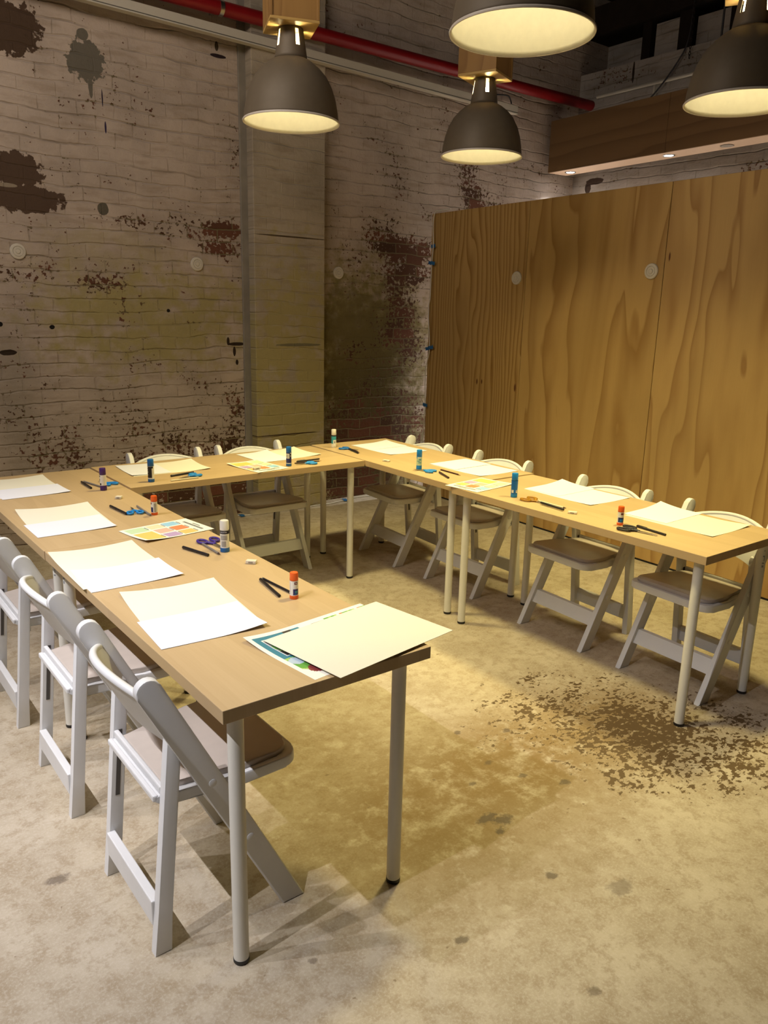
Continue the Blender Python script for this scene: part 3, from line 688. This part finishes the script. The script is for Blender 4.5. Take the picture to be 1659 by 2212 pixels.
# picture page under a big cream sheet at the near end
POS = [M_chartp, C('page_teal', (.035, .20, .28), .6), C('page_green', (.12, .36, .05), .6), C('page_dark', (.03, .025, .02), .6), C('page_lime', (.36, .56, .12), .6), C('page_red', (.22, .03, .03), .6), C('page_pale_blue', (.45, .56, .66), .6), C('page_grey', (.30, .27, .26), .6), C('page_orange', (.50, .16, .03), .6)]
def page_index(u, v):
    # u along the page (0 = left), v 1 = far
    if v > .945 or u < .035: return 0
    e = lambda cx, cy, rx, ry: ((u-cx)/rx)**2+((v-cy)/ry)**2 < 1
    if u < .50 and v > .46:
        if .40 < u:
            return 0 if v < .93 else 0
        if v > .885 or u < .075 or v < .50: return 1 if not (.27 < u < .33) else 3
        if v > .872 or u < .085 or v < .515: return 0
        if e(.125, .70, .04, .10): return 2
        if e(.14, .68, .05, .14): return 4
        return 3 if v < .62 else 7
    if v > .90: 
        if .5 < u < .62: return 3 if v < .915 else 0
        return [2, 4, 0, 8, 2, 2, 4][int(u*41) % 7]
    if u < .16:
        if e(.08, .38, .05, .07): return 6
        if e(.11, .17, .05, .075): return 5
        if e(.10, .33, .09, .13): return 2
        if e(.08, .26, .05, .08): return 4
        if v < .06: return 0
        return 4 if v > .22 else 0
    return 0
pg = sheet('picture_page', *A3, ZT, .436, .184, math.radians(7), None, 'printed page with teal border, green leaves and red flower under the large cream sheet', 'page', None, (0, 0, 0, .012), nx=120, ny=84, paintf=page_index, mats=POS)
sheet('drawing_sheet', *A3, ZT+.0070, .478, .149, math.radians(8.4), M_cream, 'large cream drawing sheet overhanging the near end of the left row', 'paper', 'large drawing sheets', (.0, .0, .0, .0), thick=.0009)

# ------------------------------------------------------------------ glue sticks
def text_verts(s, size):
    cu = bpy.data.curves.new('t', 'FONT'); cu.body = s; cu.size = size; cu.align_x = 'CENTER'; cu.align_y = 'CENTER'
    o = bpy.data.objects.new('t', cu); COL.objects.link(o)
    dg = bpy.context.evaluated_depsgraph_get(); me = bpy.data.meshes.new_from_object(o.evaluated_get(dg))
    vs = [v.co.copy() for v in me.vertices]; fs = [list(p.vertices) for p in me.polygons]
    bpy.data.objects.remove(o); bpy.data.curves.remove(cu); bpy.data.meshes.remove(me)
    return vs, fs
FACE = math.radians(-128)      # direction from the tables towards the camera, for label fronts
def patch(bm, r, z0, z1, a0, a1, mat, n=10):
    n = max(n, int(abs(a1-a0)/.14))
    A = [bm.verts.new((r*math.cos(a0+(a1-a0)*k/n), r*math.sin(a0+(a1-a0)*k/n), z0)) for k in range(n+1)]
    B = [bm.verts.new((r*math.cos(a0+(a1-a0)*k/n), r*math.sin(a0+(a1-a0)*k/n), z1)) for k in range(n+1)]
    for k in range(n):
        f = bm.faces.new((A[k], A[k+1], B[k+1], B[k])); f.material_index = mat
def glue(x, y, H, R, cap, body, base, label, patches, text=None, base_h=.14, cap_f=.70, taper=1.0, face=FACE):
    g = empty('glue_stick', (x, y, ZT), 0, label, 'glue stick', 'glue sticks on the tables')
    zb, zc = H*base_h, H*cap_f
    b = BM(); lathe(b, [(0, 0), (R*.94, 0), (R, .0015), (R, zb), (0, zb)], 32); obj('twist_base', b, base, g, 40)
    mats = [body]; b = BM(); lathe(b, [(R*.97, zb), (R*.97*taper, zc)], 32)
    for (m, z0, z1, a0, a1) in patches:
        if m not in mats: mats.append(m)
        patch(b, R*.985, zb+(zc-zb)*z0, zb+(zc-zb)*z1, face+math.radians(a0), face+math.radians(a1), mats.index(m))
    if text:
        (s, size, zrel, m) = text; vs, fs = text_verts(s, size)
        mats.append(m); bv = []
        for v in vs:
            th = face+v.x/R; bv.append(b.verts.new((R*1.0*math.cos(th), R*1.0*math.sin(th), zb+(zc-zb)*zrel+v.y)))
        for f in fs:
            try: ff = b.faces.new([bv[k] for k in f]); ff.material_index = mats.index(m)
            except ValueError: pass
    me_o = obj('label_barrel', b, mats, g, 40)
    b = BM(); lathe(b, [(R*.92, zc), (R*.97, zc+.001), (R*.95, H-.003), (R*.86, H), (0, H)], 32); obj('cap', b, cap, g, 40)
    return g
bars = lambda z0, z1, a0, a1, n: [(M_gry, z0+(z1-z0)*k/n, z0+(z1-z0)*(k+.55)/n, a0, a1) for k in range(n)]
small_lab = [(M_nav, .05, .46, -5, 75), (M_bl2, .10, .14, 12, 55), (M_teal, .2, .32, 20, 60), (M_rd, .76, .94, 12, 58), (M_wp, .82, .89, 28, 44), (M_gry, .1, .92, -52, -47)]
glue(.487, .506, .083, .0135, M_or, M_wp, M_or, 'small orange-capped glue stick on the near left table, beside two black pens', small_lab)
glue(.528, 1.052, .116, .0168, M_wp, M_wp, M_bl, 'large white-capped glue stick with blue base on the left row', [(M_blk, .80, .99, -180, 180)]+bars(.08, .40, -32, 28, 8)+bars(.46, .74, -45, 45, 5), ('BOSTIK', .0075, .895, M_white))
glue(.515, 1.681, .082, .0135, M_or, M_wp, M_or, 'small orange-capped glue stick by blue-handled scissors on the left row', [(M_nav, .05, .5, -75, -5), (M_rd, .76, .94, -70, -30)]+bars(.1, .9, 10, 50, 6))
glue(.489, 2.245, .107, .0155, M_pu, M_wp, M_pu, 'purple-capped glue stick with white label at the far left corner', [(M_pu, 0, .16, -180, 180), (M_blk, .84, .95, -70, -30), (M_blk, .55, .68, -65, -40), (M_blk, .2, .34, -60, -15)])
glue(.747, 2.307, .115, .0160, M_bl, M_wp, M_bl, 'blue-capped glue stick with black label at the left of the back table', [(M_blk, .10, .98, -75, 32), (M_blk, .84, .98, 32, 60), (M_wp, .88, .93, -66, -38), (M_wp, .66, .80, -62, -46), (M_wp, .50, .62, -52, -38), (M_wp, .30, .36, -58, -44)])
glue(1.545, 2.310, .110, .0155, M_bl, M_nav, M_bl, 'blue-capped glue stick with navy label at the right of the back table', [(M_wp, 0, .06, -180, 180), (M_wp, .48, .92, -70, 22), (M_blk, .5, .98, 24, 60)]+bars(.56, .86, -62, 8, 6)+[(M_wp, .62, .78, 44, 58), (M_wp, .9, 1, 40, 60)])
glue(2.109, 2.696, .117, .0158, M_wp, M_wp, M_wp, 'white-capped glue stick with teal label at the back corner', [(M_blk, .86, .99, -180, 180), (M_teal, .52, .86, -180, 180), (M_teal, .15, .52, -90, -10), (M_gry, .2, .4, 14, 44)])
glue(2.111, 1.847, .113, .0160, M_bl2, M_bl2, M_bl2, 'blue glue stick with pale green patterned label, second from the back corner', [(M_lgr, .16, .92, -90, 90), (M_teal, .62, .76, -10, 40), (M_teal, .5, .58, -45, 10), (M_teal, .36, .46, -20, 42), (M_wp, .78, .9, -30, 40), (M_bl2, .78, .92, -90, -50)])
glue(2.072, 1.089, .118, .0160, M_bl2, M_bl, M_bl2, 'all-blue tapered glue stick beside amber scissors on the right row', [(M_wp, .10, .42, -60, -20), (M_wp, .10, .42, 22, 60), (M_gry, .16, .38, 36, 52), (M_bl2, .62, .86, -44, -18), (M_bl2, .62, .86, 16, 44), (M_wp, .66, .82, -36, -26), (M_wp, .66, .82, 26, 34)], taper=1.06)
glue(2.077, .484, .081, .0135, M_or, M_wp, M_or, 'small orange-capped glue stick above black scissors on the right row', [(M_nav, .05, .5, -60, 60), (M_bl2, .12, .35, -25, 35), (M_rd, .76, .94, -15, 38)])

# ------------------------------------------------------------------ pens, pencils, scissors, erasers
def rod(name, A, B, r, barrel, label, cat, tip=None, cap=None, clip=None, endc=None, grp='pens and pencils', z=None):
    A, B = Vector((*A, 0)), Vector((*B, 0)); d = B-A; L = d.length
    z0 = ZT if z is None else z
    o = empty(name, (A.x, A.y, z0+r), math.atan2(d.y, d.x), label, cat, grp)
    R = Matrix.Rotation(PI/2, 4, 'Y')
    t0 = .10*L if tip else 0
    c0 = .40*L if cap else 0
    b = BM(); lathe(b, [(0, c0), (r*.95, c0), (r*.95, L-t0), (0, L-t0)], 14, M=R); obj('barrel', b, barrel, o, 40)
    if tip:
        b = BM(); lathe(b, [(r*.93, L-t0), (r*.25, L-.002), (0, L)], 14, M=R); obj('tip', b, tip, o, 40)
    if cap:
        b = BM(); lathe(b, [(0, 0), (r*.8, 0), (r, .002), (r, c0), (r*.95, c0)], 14, M=R); obj('cap', b, cap, o, 40)
    if clip:
        b = BM(); bx(b, .004, c0*.9, -.0012, .0012, r, r+.002); obj('clip', b, clip, o)
    if endc:
        b = BM(); lathe(b, [(0, -.006), (r*.96, -.006), (r*.96, .0), (0, 0)], 14, M=R); obj('end_cap', b, endc, o, 40)
    return o
pb, pg_, pw = M_penblk, M_pengry, M_penwht
rod('black_pen', (.479, .702), (.453, .535), .0052, pb, 'thick black pen lying left in the crossed pair by the near orange glue stick', 'pen', cap=pb)
rod('black_pencil', (.4905, .700), (.499, .530), .0042, pb, 'black pencil with sharpened tip touching the near orange glue stick', 'pencil', tip=M_lead, endc=M_screw)
rod('black_pen', (.416, 1.164), (.451, 1.027), .0056, pb, 'thick black marker lying left of the white-capped glue stick', 'pen', cap=pb)
rod('grey_pencil', (.496, 1.181), (.491, 1.014), .0042, pg_, 'grey pencil with dark end beside the white-capped glue stick', 'pencil', endc=pg_, tip=M_brn)
rod('black_pen', (.404, 1.904), (.415, 1.736), .0056, pb, 'black marker left of the blue scissors on the left row', 'pen', cap=pb)
rod('grey_pencil', (.502, 1.842), (.492, 1.668), .0044, pg_, 'grey pencil between the blue scissors and the second orange glue stick', 'pencil', endc=pg_)
rod('black_pen', (.450, 2.454), (.447, 2.297), .0056, pb, 'black marker at the far left corner, left of the purple glue stick', 'pen', cap=pb)
rod('grey_pencil', (.466, 2.457), (.500, 2.290), .0044, pg_, 'grey pencil lying behind the purple glue stick', 'pencil', endc=pg_)
rod('black_pen', (.874, 2.367), (1.012, 2.395), .0056, pb, 'black marker behind the blue scissors at the left of the back table', 'pen', cap=pb)
rod('cream_pencil', (.838, 2.265), (.983, 2.270), .0036, pw, 'pale pencil along the front of the blue scissors on the back table', 'pencil', endc=pw)
rod('black_pen', (1.637, 2.377), (1.797, 2.386), .0048, pb, 'black pen with silver clip beside the navy glue stick on the back table', 'pen', cap=pb, clip=M_steel)
rod('brown_pencil', (1.606, 2.348), (1.780, 2.334), .0036, M_brn, 'dark pencil behind the blue scissors at the right of the back table', 'pencil', tip=M_lead)
rod('black_pen', (2.145, 2.585), (2.108, 2.425), .0050, pb, 'black pen nearer the room of the two at the back corner', 'pen', cap=pb)
rod('dark_pencil', (2.165, 2.605), (2.128, 2.435), .0038, M_brn, 'dark pencil alongside the black pen at the back corner', 'pencil', tip=M_lead)
rod('black_pen', (2.145, 1.713), (2.088, 1.575), .0055, M_brn, 'short dark marker near the colour chart on the right row', 'pen', cap=M_brn)
rod('maroon_pencil', (2.206, 1.767), (2.196, 1.594), .0038, M_pencil, 'dark red pencil with pale end near the patterned blue glue stick', 'pencil', tip=M_lead, endc=M_lead)
rod('black_pen', (2.068, .915), (2.054, .769), .0056, pb, 'black marker lying over the tip of the amber scissors', 'pen', cap=pb, z=ZT+.003)
rod('cream_pencil', (2.101, .965), (2.100, .790), .0038, pw, 'pale pencil lying along the black marker on the right row', 'pencil', tip=M_brn)
rod('black_pen', (2.107, .421), (2.089, .273), .0050, pb, 'black pen with silver clip beside the black scissors on the right row', 'pen', cap=pb, clip=M_steel)

def scissors(x, y, az, L, mat, label, blade=M_steel, open_=.06):
    """x,y = pivot; az = direction the blades point; L overall length"""
    o = empty('scissors', (x, y, ZT), az, label, 'scissors', 'scissors on the tables')
    bl = L*.52; hl = L*.48
    for s in (-1, 1):
        th = s*open_
        M = Matrix.Rotation(th, 4, 'Z')
        z0 = .002+(.0022 if s > 0 else 0)
        b = BM(); prism(b, [(-.012, -.0055), (.01, -.0065), (bl, -.0008*s), (bl-.002, .0012), (.01, .0055), (-.012, .0055)], 'z', z0, z0+.0018); bmesh.ops.transform(b, matrix=M, verts=b.verts[:]); obj('blade', b, blade, o)
        b = BM(); cyy = -s*hl*.30; cxx = -hl*.64
        ring = []
        nn = 22
        for k in range(nn+1):
            t = 2*PI*k/nn; ring.append((cxx+hl*.34*math.cos(t), cyy+hl*.20*math.sin(t), .0062))
        tube(b, ring, .0048, 8)
        tube(b, spline([(cxx+hl*.26, cyy*.72, .0062), (-hl*.16, -s*.006, .0056), (.006, 0, .005)], 5), [.0056]*5+[.005]*6, 8)
        bmesh.ops.transform(b, matrix=M, verts=b.verts[:]); obj('handle', b, mat, o, 60)
    b = BM(); lathe(b, [(0, .0092), (.003, .0088), (.0038, .006), (.0038, .002)], 14); obj('pivot_screw', b, M_screw, o, 40)
scissors(.531, 1.145, math.radians(-88), .155, M_lilac, 'purple-handled scissors beside the white-capped glue stick')
scissors(.461, 1.775, math.radians(78), .125, M_bl2, 'blue-handled scissors next to the second orange glue stick')
scissors(.545, 2.375, math.radians(105), .125, M_bl2, 'blue-handled scissors behind the purple glue stick')
scissors(.955, 2.318, math.radians(197), .13, M_bl2, 'blue-handled scissors at the left of the back table')
scissors(1.655, 2.306, math.radians(172), .125, M_bl2, 'blue-handled scissors at the right of the back table')
scissors(2.146, 2.575, math.radians(-66), .13, M_bl, 'blue-handled scissors at the back corner by the teal glue stick')
scissors(2.108, 1.795, math.radians(112), .13, M_bl2, 'blue-handled scissors by the patterned blue glue stick on the right row')
scissors(2.086, .955, math.radians(-88), .16, M_gold, 'amber-handled scissors on the right row beside the all-blue glue stick', open_=.03)
scissors(2.044, .372, math.radians(-83), .165, M_cap, 'black-handled scissors below the orange glue stick on the right row', open_=.03)

def eraser(x, y, az, label, L=.036, W=.022, H=.012, z=0):
    o = empty('eraser', (x, y, ZT+z), az, label, 'eraser', 'white erasers')
    b = BM(); bx(b, -L/2, L/2, -W/2, W/2, 0, H, .0025, 2); obj('rubber_block', b, M_eras, o, 40)
    b = BM(); bx(b, -L*.22, L*.22, -W/2-.0003, -W/2+.0004, H*.3, H*.7); obj('printed_mark', b, M_erlab, o)
eraser(.541, .877, math.radians(-45), 'rounded white eraser near the inner edge of the near left table')
eraser(.490, 2.040, math.radians(-40), 'small square white eraser near the far end of the left row', .028, .024)
eraser(1.337, 2.300, math.radians(5), 'white eraser resting on the colour chart on the back table', .042, .018, .013, z=.0034)
eraser(2.104, 2.135, math.radians(-71), 'flat white eraser on the right row close to the inner corner', .045, .020, .010)
eraser(2.057, .720, math.radians(-62), 'white eraser on the right row beyond the black marker tip', .040, .020, .010)
